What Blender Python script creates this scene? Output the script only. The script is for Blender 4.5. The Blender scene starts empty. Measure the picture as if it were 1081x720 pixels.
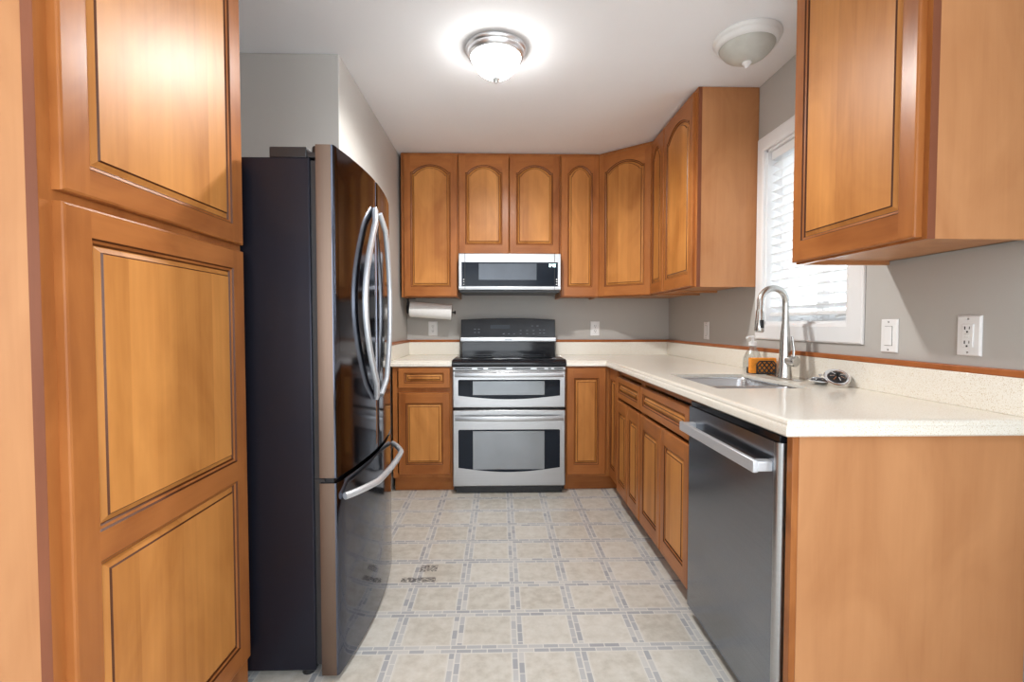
import bpy, math, random
from mathutils import Vector, Matrix
random.seed(4)
SC = bpy.context.scene
COL = SC.collection
PI = math.pi
# ------------------------------------------------------------------ camera, world, light
CAM_H = 1.12
F, CX, CY, VPX, VPY = 512.0, 540.5, 360.0, 528.0, 343.0
yaw = math.atan((CX - VPX) / F)
pitch = math.atan((CY - VPY) / math.hypot(F, CX - VPX))
cd = bpy.data.cameras.new('camera')
cd.sensor_fit = 'HORIZONTAL'
cd.sensor_width = 36.0
cd.lens = F / 1081.0 * 36.0
cd.clip_start = 0.02
cam = bpy.data.objects.new('camera', cd)
COL.objects.link(cam)
cam.location = (0, 0, CAM_H)
cam.rotation_euler = (PI / 2 - pitch, 0, -yaw)
SC.camera = cam

vs = SC.view_settings
vs.view_transform = 'Standard'
vs.look = 'None'
vs.gamma = 1.0
vs.use_curve_mapping = False
vs.exposure = 2.05
try:
    SC.cycles.use_denoising = True
    SC.cycles.max_bounces = 8
    SC.cycles.diffuse_bounces = 5
    SC.cycles.glossy_bounces = 4
    SC.cycles.transparent_max_bounces = 12
    SC.cycles.sample_clamp_indirect = 4.0
    SC.cycles.caustics_reflective = False
    SC.cycles.caustics_refractive = False
except Exception:
    pass

w = bpy.data.worlds.new('sky')
SC.world = w
w.use_nodes = True
bg = w.node_tree.nodes['Background']
bg.inputs['Color'].default_value = (0.93, 0.97, 1.0, 1)
bg.inputs['Strength'].default_value = 2.6


def area(name, loc, rot, sx, sy, power, col=(1, 1, 1)):
    l = bpy.data.lights.new(name, 'AREA')
    l.shape = 'RECTANGLE'
    l.size, l.size_y = sx, sy
    l.energy = power
    l.color = col
    o = bpy.data.objects.new(name, l)
    COL.objects.link(o)
    o.location = loc
    o.rotation_euler = rot
    return o


# daylight from behind the camera; the side and dining panels are added fill
area('daylight_patio_window', (-0.6, -3.58, 1.25), (PI / 2, 0, 0), 2.6, 2.0, 18, (0.86, 0.93, 1.0))
area('added_side_fill', (-3.18, -1.5, 1.35), (PI / 2, 0, -PI / 2), 1.8, 1.5, 5, (0.88, 0.94, 1.0))  # added fill panel, the wall behind it has no window
area('added_pantry_fill', (1.335, -1.1, 1.35), (PI / 2, 0, PI / 2), 1.8, 1.5, 19, (0.90, 0.95, 1.0))  # added to brighten the pantry front, no window in this stretch of wall
LAMP_EMIT = 7.5
LAMP_SPOT = 50.0

# ------------------------------------------------------------------ mesh helpers


class MB:
    def __init__(s):
        s.v, s.f, s.m = [], [], []

    def face(s, pts, m=0):
        i = len(s.v)
        s.v += [tuple(p) for p in pts]
        s.f.append(tuple(range(i, i + len(pts))))
        s.m.append(m)

    def grid(s, rows, m=0, closed=False, caps=False):
        """rows: equal-length point loops bridged in order"""
        i = len(s.v)
        n = len(rows[0])
        for r in rows:
            s.v += [tuple(p) for p in r]
        for a in range(len(rows) - 1):
            for b in range(n if closed else n - 1):
                c = (b + 1) % n
                s.f.append((i + a * n + b, i + a * n + c, i + (a + 1) * n + c, i + (a + 1) * n + b))
                s.m.append(m)
        if caps:
            s.f.append(tuple(i + k for k in reversed(range(n))))
            s.m.append(m)
            s.f.append(tuple(i + (len(rows) - 1) * n + k for k in range(n)))
            s.m.append(m)

    def box(s, x0, x1, y0, y1, z0, z1, m=0):
        i = len(s.v)
        s.v += [(x0, y0, z0), (x1, y0, z0), (x1, y1, z0), (x0, y1, z0), (x0, y0, z1), (x1, y0, z1), (x1, y1, z1), (x0, y1, z1)]
        for q in ((0, 3, 2, 1), (4, 5, 6, 7), (0, 1, 5, 4), (1, 2, 6, 5), (2, 3, 7, 6), (3, 0, 4, 7)):
            s.f.append(tuple(i + k for k in q))
            s.m.append(m)

    def prism(s, poly, z0, z1, m=0):
        n = len(poly)
        s.grid([[(x, y, z0) for x, y in poly], [(x, y, z1) for x, y in poly]], m, closed=True, caps=True)

    def prism_y(s, poly, y0, y1, m=0):
        """poly in x,z extruded along y"""
        s.grid([[(x, y1, z) for x, z in poly], [(x, y0, z) for x, z in poly]], m, closed=True, caps=True)

    def lathe(s, prof, c=(0, 0, 0), axis='z', n=32, m=0):
        rows = []
        for r, h in prof:
            row = []
            for k in range(n):
                a = 2 * PI * k / n
                p = (max(r, 1e-5) * math.cos(a), max(r, 1e-5) * math.sin(a), h)
                if axis == 'x':
                    p = (p[2], p[0], p[1])
                elif axis == 'y':
                    p = (p[1], p[2], p[0])
                row.append((p[0] + c[0], p[1] + c[1], p[2] + c[2]))
            rows.append(row)
        s.grid(rows, m, closed=True, caps=True)

    def tube(s, path, a, b=None, up=(0, 0, 1), n=12, m=0, square=False):
        """sweep an ellipse (a across, b along up) down a path; a, b may be lists"""
        path = [Vector(p) for p in path]
        N = len(path)
        A = a if isinstance(a, (list, tuple)) else [a] * N
        b = a if b is None else b
        B = b if isinstance(b, (list, tuple)) else [b] * N
        rows = []
        upv = Vector(up)
        for i, p in enumerate(path):
            t = (path[min(i + 1, N - 1)] - path[max(i - 1, 0)]).normalized()
            sd = t.cross(upv)
            if sd.length < 1e-4:
                sd = t.orthogonal()
            sd.normalize()
            u = sd.cross(t).normalized()
            row = []
            for k in range(n):
                th = 2 * PI * (k + .5) / n
                ca, sa = math.cos(th), math.sin(th)
                if square:
                    ca = math.copysign(abs(ca) ** .35, ca)
                    sa = math.copysign(abs(sa) ** .35, sa)
                row.append(p + sd * (A[i] * ca) + u * (B[i] * sa))
            rows.append(row)
        s.grid(rows, m, closed=True, caps=True)

    def build(s, name, mats, parent=None, off=(0, 0, 0), bevel=0, smooth=35, seg=2):
        me = bpy.data.meshes.new(name)
        me.from_pydata([(p[0] - off[0], p[1] - off[1], p[2] - off[2]) for p in s.v], [], s.f)
        if not isinstance(mats, (list, tuple)):
            mats = [mats]
        for q in mats:
            me.materials.append(q)
        me.polygons.foreach_set('material_index', [min(k, len(mats) - 1) for k in s.m])
        import bmesh
        bm = bmesh.new()
        bm.from_mesh(me)
        bmesh.ops.remove_doubles(bm, verts=bm.verts, dist=1e-5)
        bmesh.ops.recalc_face_normals(bm, faces=bm.faces)
        bm.to_mesh(me)
        bm.free()
        if smooth:
            me.polygons.foreach_set('use_smooth', [True] * len(me.polygons))
            me.set_sharp_from_angle(angle=math.radians(smooth))
        o = bpy.data.objects.new(name, me)
        COL.objects.link(o)
        if parent is not None:
            o.parent = parent
        if bevel:
            md = o.modifiers.new('bevel', 'BEVEL')
            md.width = bevel
            md.segments = seg
            md.limit_method = 'ANGLE'
            md.angle_limit = math.radians(40)
            md.harden_normals = False
        return o


def build_split(mb, name, mats, parent, off=(0, 0, 0), **kw):
    """one object per separate piece"""
    par = list(range(len(mb.v)))

    def find(a):
        while par[a] != a:
            par[a] = par[par[a]]
            a = par[a]
        return a
    for f in mb.f:
        for k in f[1:]:
            par[find(k)] = find(f[0])
    groups = {}
    for f, m in zip(mb.f, mb.m):
        groups.setdefault(find(f[0]), []).append((f, m))
    out = []
    for fs in groups.values():
        q = MB()
        for f, m in fs:
            q.face([mb.v[k] for k in f], m)
        out.append(q.build(name, mats, parent, off, **kw))
    return out


def thing(name, label, cat, loc=(0, 0, 0), rz=0, group=None):
    o = bpy.data.objects.new(name, None)
    COL.objects.link(o)
    o.empty_display_size = .1
    o.location = loc
    o.rotation_euler = (0, 0, rz)
    o['label'] = label
    o['category'] = cat
    if group:
        o['group'] = group
    return o


def tag(o, label, cat, group=None):
    o['label'] = label
    o['category'] = cat
    if group:
        o['group'] = group
    return o


def struct(o, label=None, cat=None):
    o['kind'] = 'structure'
    if label:
        o['label'] = label
    if cat:
        o['category'] = cat
    return o


# ------------------------------------------------------------------ materials


class NT:
    def __init__(s, name):
        s.mat = bpy.data.materials.new(name)
        s.mat.use_nodes = True
        s.n = s.mat.node_tree.nodes
        s.l = s.mat.node_tree.links
        s.b = s.n['Principled BSDF']

    def add(s, t, **kw):
        nd = s.n.new(t)
        for k, v in kw.items():
            setattr(nd, k, v)
        return nd

    def set(s, nd, key, v):
        if hasattr(v, 'is_output') or isinstance(v, bpy.types.NodeSocket):
            s.l.new(v, nd.inputs[key])
        else:
            nd.inputs[key].default_value = v

    def math(s, op, a, b=0.0, c=0.0):
        nd = s.add('ShaderNodeMath', operation=op)
        s.set(nd, 0, a)
        s.set(nd, 1, b)
        if op in ('MULTIPLY_ADD', 'COMPARE', 'SMOOTH_MIN', 'WRAP'):
            s.set(nd, 2, c)
        return nd.outputs[0]

    def noise(s, vec, scale, detail=3, rough=.5, dist=0):
        nd = s.add('ShaderNodeTexNoise')
        s.set(nd, 'Vector', vec)
        nd.inputs['Scale'].default_value = scale
        nd.inputs['Detail'].default_value = detail
        nd.inputs['Roughness'].default_value = rough
        nd.inputs['Distortion'].default_value = dist
        return nd.outputs['Fac']

    def coord(s, scale=(1, 1, 1), rand=True, kind='Object'):
        tc = s.add('ShaderNodeTexCoord')
        mp = s.add('ShaderNodeMapping')
        s.l.new(tc.outputs[kind], mp.inputs['Vector'])
        mp.inputs['Scale'].default_value = scale
        if rand:
            oi = s.add('ShaderNodeObjectInfo')
            cb = s.add('ShaderNodeCombineXYZ')
            for k, q in enumerate((13.0, 7.0, 29.0)):
                s.l.new(s.math('MULTIPLY', oi.outputs['Random'], q), cb.inputs[k])
            s.l.new(cb.outputs[0], mp.inputs['Location'])
        return mp.outputs[0]

    def ramp(s, fac, stops):
        nd = s.add('ShaderNodeValToRGB')
        s.set(nd, 'Fac', fac)
        el = nd.color_ramp.elements
        el[0].position, el[0].color = stops[0][0], (*stops[0][1], 1)
        el[1].position, el[1].color = stops[-1][0], (*stops[-1][1], 1)
        for p, c in stops[1:-1]:
            e = el.new(p)
            e.color = (*c, 1)
        return nd.outputs['Color']

    def mix(s, fac, a, b, mode='MIX'):
        nd = s.add('ShaderNodeMix', data_type='RGBA', blend_type=mode)
        s.set(nd, 0, fac)
        for k, q in ((6, a), (7, b)):
            if isinstance(q, tuple):
                q = (*q, 1) if len(q) == 3 else q
            s.set(nd, k, q)
        return nd.outputs[2]

    def bump(s, h, strength=.2, dist=.001):
        nd = s.add('ShaderNodeBump')
        nd.inputs['Strength'].default_value = strength
        nd.inputs['Distance'].default_value = dist
        s.set(nd, 'Height', h)
        s.l.new(nd.outputs[0], s.b.inputs['Normal'])


def srgb(r, g, b):
    def c(x):
        x /= 255.0
        return x / 12.92 if x <= .04045 else ((x + .055) / 1.055) ** 2.4
    return (c(r), c(g), c(b))


def plain(name, col, rough=.5, metal=0.0, vary=.06, scale=6, bump=0, bscale=200, coat=0, spec=None):
    t = NT(name)
    v = t.coord((1, 1, 1), rand=False)
    n = t.noise(v, scale, 3)
    lo = tuple(max(c * (1 - vary), 0) for c in col)
    hi = tuple(min(c * (1 + vary), 1) for c in col)
    t.l.new(t.ramp(n, [(.3, lo), (.7, hi)]), t.b.inputs['Base Color'])
    t.b.inputs['Roughness'].default_value = rough
    t.b.inputs['Metallic'].default_value = metal
    t.b.inputs['Coat Weight'].default_value = coat
    if spec is not None:
        t.b.inputs['Specular IOR Level'].default_value = spec
    if bump:
        t.bump(t.noise(v, bscale, 2), bump, .0008)
    return t.mat


def wood(name, light, dark, axis='z', rough=.3, boards=0.075, spread=.10, coat=0.0):
    t = NT(name)
    sc = (26, 26, 1.6) if axis == 'z' else (1.6, 26, 26)
    v = t.coord(sc)
    g1 = t.noise(v, 1.0, 5, .6, .6)
    sc2 = (90, 90, 2.5) if axis == 'z' else (2.5, 90, 90)
    g2 = t.noise(t.coord(sc2), 1.0, 2, .5)
    sc3 = (5, 5, 2.2) if axis == 'z' else (2.2, 5, 5)
    g3 = t.noise(t.coord(sc3), 1.0, 3, .55, 1.2)
    f = t.math('ADD', t.math('MULTIPLY', g1, .34), t.math('ADD', t.math('MULTIPLY', g2, .07), t.math('MULTIPLY', g3, .62)))
    # glued-up boards of slightly different tone
    oi = t.add('ShaderNodeObjectInfo')
    tc = t.add('ShaderNodeTexCoord')
    sp = t.add('ShaderNodeSeparateXYZ')
    t.l.new(tc.outputs['Object'], sp.inputs[0])
    cross = t.math('ADD', sp.outputs['X'], sp.outputs['Y']) if axis == 'z' else sp.outputs['Z']
    if boards:
        wn = t.add('ShaderNodeTexWhiteNoise', noise_dimensions='2D')
        cb = t.add('ShaderNodeCombineXYZ')
        t.l.new(t.math('FLOOR', t.math('DIVIDE', t.math('ADD', cross, t.math('MULTIPLY', oi.outputs['Random'], 3.0)), boards)), cb.inputs[0])
        t.l.new(oi.outputs['Random'], cb.inputs[1])
        t.l.new(cb.outputs[0], wn.inputs['Vector'])
        f = t.math('ADD', f, t.math('MULTIPLY', t.math('SUBTRACT', wn.outputs['Value'], .5), spread * 1.6))
    f = t.math('ADD', f, t.math('MULTIPLY', t.math('SUBTRACT', oi.outputs['Random'], .5), .08))
    t.l.new(t.ramp(f, [(.25, dark), (.52, tuple((a * .55 + b * .45) for a, b in zip(light, dark))), (.78, light)]), t.b.inputs['Base Color'])
    t.b.inputs['Roughness'].default_value = rough
    t.b.inputs['Specular IOR Level'].default_value = .26
    t.b.inputs['Coat Weight'].default_value = coat
    t.b.inputs['Coat Roughness'].default_value = .28
    t.bump(g2, .06, .0006)
    return t.mat


M = {}
WL, WD = srgb(188, 120, 65), srgb(130, 72, 33)
M['panel'] = wood('honey_maple_panel', srgb(214, 148, 80), srgb(160, 98, 44), 'z', .40, .072, .12)
M['stile'] = wood('honey_maple_stile', WL, WD, 'z', .3, 0)
M['rail'] = wood('honey_maple_rail', WL, WD, 'x', .3, 0)
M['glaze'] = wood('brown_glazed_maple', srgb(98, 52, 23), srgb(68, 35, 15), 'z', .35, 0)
M['veneer'] = wood('maple_veneer_panel', srgb(200, 144, 98), srgb(170, 114, 72), 'z', .38, 0, 0, 0)
M['edge'] = wood('reddish_maple_edge', srgb(138, 82, 56), srgb(106, 60, 40), 'z', .4, 0)
M['trimwood'] = wood('maple_counter_trim', srgb(176, 104, 56), srgb(140, 78, 38), 'z', .35, 0)
M['dark_gap'] = plain('shadow_black', (.012, .012, .012), .7)
M['wall'] = plain('greige_wall_paint', srgb(186, 183, 178), .7, 0, .015, 3, .08, 260)
M['ceiling'] = plain('white_ceiling_paint', srgb(247, 249, 252), .85, 0, .01, 3, .1, 180)
M['white_trim'] = plain('white_trim_paint', srgb(236, 237, 238), .4, 0, .01)
M['white_plastic'] = plain('white_plastic', srgb(238, 238, 238), .3, 0, .01)
M['slot'] = plain('dark_slot', (.02, .02, .02), .6)
M['black'] = plain('black_plastic', (.015, .015, .017), .35, 0, .1)
M['black_gloss'] = plain('black_ceramic_glass', (.012, .013, .017), .08, 0, .1, spec=.35)
M['oven_glass'] = plain('dark_oven_glass', (.010, .014, .022), .12, 0, .1, spec=.16)
M['oven_window'] = plain('mirrored_oven_window', (.25, .265, .28), .18, .7, .08, 4)
M['mw_window'] = plain('microwave_window_screen', (.075, .085, .10), .18, .35, .08, 8)
M['paper'] = plain('white_paper', srgb(240, 240, 238), .9, 0, .02, 30, .3, 120)
M['orange'] = plain('orange_sponge', srgb(240, 150, 50), .9, 0, .12, 60, .6, 150)
M['chrome'] = plain('polished_chrome', (.82, .83, .85), .10, 1.0, .02)
M['lamp_rim'] = plain('satin_silver_lamp_rim', (.80, .82, .85), .34, 1.0, .03)
M['nickel'] = plain('brushed_nickel', (.60, .60, .58), .24, 1.0, .03)
M['white_metal'] = plain('white_enamel', srgb(232, 232, 230), .4, 0, .01)
M['frost'] = plain('frosted_glass_unlit', srgb(196, 196, 188), .35, 0, .08, 14)
M['siding'] = plain('grey_siding', srgb(150, 155, 162), .8, 0, .04, 2)


def brushed(name, col, rough, axis='x', metal=1.0, amt=.05):
    t = NT(name)
    sc = (1.5, 40, 160) if axis == 'x' else ((160, 160, 1.5) if axis == 'z' else (40, 1.5, 160))
    n = t.noise(t.coord(sc, rand=False), 1.0, 2)
    lo = tuple(c * (1 - amt) for c in col)
    t.l.new(t.ramp(n, [(.3, lo), (.7, col)]), t.b.inputs['Base Color'])
    r = t.add('ShaderNodeMapRange')
    t.set(r, 'Value', n)
    r.inputs['To Min'].default_value = rough * .92
    r.inputs['To Max'].default_value = rough * 1.08
    t.l.new(r.outputs[0], t.b.inputs['Roughness'])
    t.b.inputs['Metallic'].default_value = metal
    return t.mat


M['steel'] = brushed('brushed_stainless', (.46, .46, .465), .30, 'x')
M['steel_handle'] = brushed('satin_stainless_handle', (.74, .77, .81), .36, 'y', .65)
M['sink_steel'] = brushed('sink_stainless', (.62, .63, .65), .28, 'x')
M['black_steel'] = brushed('black_stainless', (.11, .12, .155), .09, 'z', 1.0, .08)
M['black_steel_reflection'] = brushed('black_stainless_reflected_wood', (.17, .118, .09), .34, 'z', 1.0, .05)  # brown base colour stands in for wood reflected on the door sides
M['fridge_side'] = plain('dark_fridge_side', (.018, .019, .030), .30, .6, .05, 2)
M['dw_steel'] = brushed('slate_stainless', (.28, .30, .335), .22, 'y', 1.0, .08)

# speckled solid-surface worktop
t = NT('speckled_cream_worktop')
v = t.coord((1, 1, 1), rand=False)
n1 = t.noise(v, 420, 1, .5)
n2 = t.noise(v, 260, 2, .6)
c = t.mix(t.ramp(n1, [(.60, (0, 0, 0)), (.66, (1, 1, 1))]), srgb(238, 233, 222), srgb(210, 194, 166))
c = t.mix(t.ramp(n2, [(.64, (0, 0, 0)), (.68, (1, 1, 1))]), c, srgb(250, 247, 240))
t.l.new(c, t.b.inputs['Base Color'])
t.b.inputs['Roughness'].default_value = .16
M['counter'] = t.mat

# patterned sheet-vinyl floor: stone squares between double rows of small slate bricks
t = NT('patterned_vinyl_floor')
tc = t.add('ShaderNodeTexCoord')
sp = t.add('ShaderNodeSeparateXYZ')
t.l.new(tc.outputs['Object'], sp.inputs[0])
PX, PY, OX, OY = .2145, .2085, .060, 1.643
ux = t.math('DIVIDE', t.math('SUBTRACT', sp.outputs['X'], OX), PX)
uy = t.math('DIVIDE', t.math('SUBTRACT', sp.outputs['Y'], OY), PY)


def cell(u):
    fl = t.math('FLOOR', t.math('ADD', u, .5))
    return fl, t.math('SUBTRACT', u, fl)          # index of the line, signed distance -.5...5


ix, dx = cell(ux)
iy, dy = cell(uy)
adx, ady = t.math('ABSOLUTE', dx), t.math('ABSOLUTE', dy)
HB = .105


def brick(u_along, d_across, lines, seed):
    """one border band: two rows of short bricks of random tone; returns (tone, gap mask)"""
    row = t.math('GREATER_THAN', d_across, 0.0)
    along = t.math('ADD', t.math('MULTIPLY', u_along, 4.0), t.math('MULTIPLY', row, .37))
    k = t.math('FLOOR', along)
    fr = t.math('SUBTRACT', along, k)
    cb = t.add('ShaderNodeCombineXYZ')
    t.set(cb, 0, k)
    t.set(cb, 1, t.math('ADD', t.math('MULTIPLY', lines, 2.0), row))
    cb.inputs[2].default_value = seed
    wn = t.add('ShaderNodeTexWhiteNoise', noise_dimensions='3D')
    t.l.new(cb.outputs[0], wn.inputs['Vector'])
    a = t.math('ABSOLUTE', d_across)
    gap = t.math('MAXIMUM', t.math('LESS_THAN', a, .012), t.math('GREATER_THAN', a, HB - .016))
    gap = t.math('MAXIMUM', gap, t.math('LESS_THAN', fr, .07))
    return wn.outputs['Value'], gap


tx, gx = brick(uy, dx, ix, 1.0)
ty, gy = brick(ux, dy, iy, 5.0)
inx = t.math('LESS_THAN', adx, HB)
iny = t.math('LESS_THAN', ady, HB)
posv = t.coord((1, 1, 1), rand=False)
blot = t.noise(posv, 22, 5, .65)
wn = t.add('ShaderNodeTexWhiteNoise', noise_dimensions='2D')
cb = t.add('ShaderNodeCombineXYZ')
t.set(cb, 0, t.math('FLOOR', ux))
t.set(cb, 1, t.math('FLOOR', uy))
t.l.new(cb.outputs[0], wn.inputs['Vector'])
tone = t.math('ADD', blot, t.math('MULTIPLY', t.math('SUBTRACT', wn.outputs['Value'], .5), .22))
stone = t.ramp(tone, [(.30, srgb(190, 185, 174)), (.5, srgb(206, 202, 192)), (.72, srgb(218, 215, 207))])
gapc = srgb(219, 217, 211)
brk_ramp = [(0.0, srgb(162, 165, 170)), (.45, srgb(183, 185, 187)), (1.0, srgb(206, 205, 201))]
bx = t.mix(gx, t.ramp(tx, brk_ramp), gapc)
by = t.mix(gy, t.ramp(ty, brk_ramp), gapc)
c = t.mix(inx, stone, bx)
c = t.mix(iny, c, by)
# pale halo line round each stone square
halo = t.math('MULTIPLY', t.math('LESS_THAN', t.math('MINIMUM', adx, ady), HB + .022), .35)
halo = t.math('MULTIPLY', halo, t.math('SUBTRACT', 1.0, t.math('MAXIMUM', inx, iny)))
c = t.mix(halo, c, gapc)
# dark scuffs burnt into the sheet beside the fridge
sc_n = t.noise(t.coord((70, 120, 1), rand=False), 1.0, 2)


def near(x0, x1, y0, y1):
    a = t.math('MULTIPLY', t.math('GREATER_THAN', sp.outputs['X'], x0), t.math('LESS_THAN', sp.outputs['X'], x1))
    b = t.math('MULTIPLY', t.math('GREATER_THAN', sp.outputs['Y'], y0), t.math('LESS_THAN', sp.outputs['Y'], y1))
    return t.math('MULTIPLY', a, b)


zone = t.math('MAXIMUM', near(-.435, -.285, 2.085, 2.125), near(-.37, -.29, 2.175, 2.235))
c = t.mix(t.math('MULTIPLY', t.math('MULTIPLY', zone, t.math('GREATER_THAN', sc_n, .47)), .85), c, srgb(72, 72, 74))
t.l.new(c, t.b.inputs['Base Color'])
t.b.inputs['Roughness'].default_value = .34
t.bump(blot, .05, .0006)
M['floor'] = t.mat

# lamp glass and glowing digits
t = NT('lit_frosted_glass')
t.b.inputs['Base Color'].default_value = (.9, .9, .88, 1)
t.b.inputs['Emission Color'].default_value = (1.0, .985, .96, 1)
t.b.inputs['Emission Strength'].default_value = LAMP_EMIT
t.b.inputs['Roughness'].default_value = .4
tr_ = t.add('ShaderNodeBsdfTransparent')
mx_ = t.add('ShaderNodeMixShader')
mx_.inputs[0].default_value = .45
t.l.new(t.b.outputs[0], mx_.inputs[1])
t.l.new(tr_.outputs[0], mx_.inputs[2])
t.l.new(mx_.outputs[0], t.n['Material Output'].inputs['Surface'])
M['lit'] = t.mat
t = NT('glowing_clock_digit')
t.b.inputs['Base Color'].default_value = (.5, .7, .7, 1)
t.b.inputs['Emission Color'].default_value = (.75, .95, .95, 1)
t.b.inputs['Emission Strength'].default_value = .9
M['digit'] = t.mat
t = NT('small_grey_print')
t.b.inputs['Base Color'].default_value = (.16, .18, .21, 1)
M['print'] = t.mat


def glass(name, tint=(1, 1, 1), mixf=.08, rough=.02):
    t = NT(name)
    tr = t.add('ShaderNodeBsdfTransparent')
    tr.inputs[0].default_value = (*tint, 1)
    gl = t.add('ShaderNodeBsdfGlossy')
    gl.inputs['Roughness'].default_value = rough
    lw = t.add('ShaderNodeLayerWeight')
    lw.inputs['Blend'].default_value = .25
    mx = t.add('ShaderNodeMixShader')
    t.l.new(t.math('MULTIPLY_ADD', lw.outputs['Facing'], .4, mixf), mx.inputs[0])
    t.l.new(tr.outputs[0], mx.inputs[1])
    t.l.new(gl.outputs[0], mx.inputs[2])
    t.l.new(mx.outputs[0], t.n['Material Output'].inputs['Surface'])
    return t.mat


M['pane'] = glass('window_glass', (.97, .98, .98), .03)
M['bottle_glass'] = glass('clear_bottle_glass', (.86, .88, .88), .14)
# thin white faux-wood slats that let some daylight through
t = NT('white_blind_slat')
t.b.inputs['Base Color'].default_value = (.86, .87, .88, 1)
t.b.inputs['Roughness'].default_value = .45
M['slat'] = t.mat

# ------------------------------------------------------------------ the room
XR, XL, YB, CEIL = 1.352, -.735, 3.86, 2.357
XA, YS, YREAR, XFAR = -1.42, 2.275, -3.6, -3.2
b = MB()
b.face([(XFAR, YREAR, 0), (XR + .1, YREAR, 0), (XR + .1, YB + .1, 0), (XFAR, YB + .1, 0)])
struct(b.build('floor', M['floor'], smooth=0), 'patterned beige vinyl floor with grey brick borders', 'floor')
b = MB()
b.box(XFAR - .1, XR + .1, YREAR - .1, YB + .1, CEIL, CEIL + .1)
struct(b.build('ceiling', M['ceiling'], smooth=0), 'flat white ceiling', 'ceiling')
b = MB()
b.box(XFAR, XR + .15, YB, YB + .12, 0, CEIL)
struct(b.build('wall_back', M['wall'], smooth=0), 'grey painted wall behind the range', 'wall')
# right wall with a window opening
WY0, WY1, WZ0, WZ1 = 1.845, 2.450, 1.125, 2.00
b = MB()
b.box(XR, XR + .14, YREAR, WY0, 0, CEIL)
b.box(XR, XR + .14, WY1, YB, 0, CEIL)
b.box(XR, XR + .14, WY0, WY1, 0, WZ0)
b.box(XR, XR + .14, WY0, WY1, WZ1, CEIL)
struct(b.build('wall_right', M['wall'], smooth=0), 'grey painted wall with the sink window', 'wall')
b = MB()
b.box(XA - .02, XL, YS, YB, 0, CEIL)
struct(b.build('wall_left', M['wall'], bevel=.006, seg=3), 'grey wall block beside the fridge', 'wall')
b = MB()
b.box(XFAR, XA, .85, YB, 0, CEIL)
struct(b.build('wall_alcove', M['wall'], smooth=0), 'grey wall behind pantry and fridge', 'wall')
# dining side, behind the camera, solid walls without openings
b = MB()
b.box(XFAR - .1, XR + .1, YREAR - .1, YREAR, 0, CEIL)
struct(b.build('wall_rear', M['wall'], smooth=0), 'grey dining wall behind the camera', 'wall')
b = MB()
b.box(XFAR - .1, XFAR, YREAR, .95, 0, CEIL)
struct(b.build('wall_dining', M['wall'], smooth=0), 'grey dining side wall', 'wall')
b = MB()
b.box(XL, XL + .014, YS, 3.2, 0, .095)
b.box(XL - .6, XL + .014, YS - .014, YS, 0, .095)
struct(b.build('baseboard_left', M['white_trim'], bevel=.004), 'white baseboard on the wall beside the fridge', 'baseboard')

# ---- window on the right wall
win = bpy.data.objects.new('window_1', None)
COL.objects.link(win)
win.location = (XR, (WY0 + WY1) / 2, WZ0)
struct(win, 'white trimmed window above the sink', 'window')
wo = tuple(win.location)
CW = .078
b = MB()
prof = [(0.0, -.001), (0.0, -.016), (.012, -.020), (.052, -.014), (.072, -.012), (CW, -.008), (CW, -.001)]   # offset out of the opening, x off the wall
rows = []
for o_, px_ in prof:
    rows.append([(XR + px_, WY0 - o_, WZ0 - o_), (XR + px_, WY1 + o_, WZ0 - o_), (XR + px_, WY1 + o_, WZ1 + o_), (XR + px_, WY0 - o_, WZ1 + o_)])
b.grid(rows, closed=True)
b.build('casing', M['white_trim'], win, wo, smooth=20)
b = MB()     # jamb lining
for y0, y1, z0, z1 in ((WY0, WY0 + .012, WZ0, WZ1), (WY1 - .012, WY1, WZ0, WZ1), (WY0, WY1, WZ0, WZ0 + .012), (WY0, WY1, WZ1 - .012, WZ1)):
    b.box(XR - .002, XR + .14, y0, y1, z0, z1)
b.build('jamb', M['white_trim'], win, wo)
MY = 2.13
for nm, y0, y1 in (('sash', WY0 + .012, MY), ('sash', MY, WY1 - .012)):
    b = MB()
    x0, x1, s_ = XR + .085, XR + .125, .042
    b.box(x0, x1, y0, y0 + s_, WZ0 + .012, WZ1 - .012)
    b.box(x0, x1, y1 - s_, y1, WZ0 + .012, WZ1 - .012)
    b.box(x0, x1, y0 + s_, y1 - s_, WZ0 + .012, WZ0 + .055)
    b.box(x0, x1, y0 + s_, y1 - s_, WZ1 - .055, WZ1 - .012)
    so = b.build('sash', M['white_trim'], win, wo, bevel=.003)
    b = MB()
    b.box(x0 + .016, x0 + .022, y0 + s_ - .004, y1 - s_ + .004, WZ0 + .05, WZ1 - .05)
    b.build('pane', M['pane'], so, wo, smooth=0)
b = MB()
b.box(XR + .062, XR + .085, 1.90, 1.965, WZ0 + .013, WZ0 + .028)
b.tube([(XR + .07, 1.93, WZ0 + .026), (XR + .055, 1.955, WZ0 + .038), (XR + .05, 1.995, WZ0 + .03)], .005)
b.build('crank_handle', M['white_plastic'], win, wo)

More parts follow.
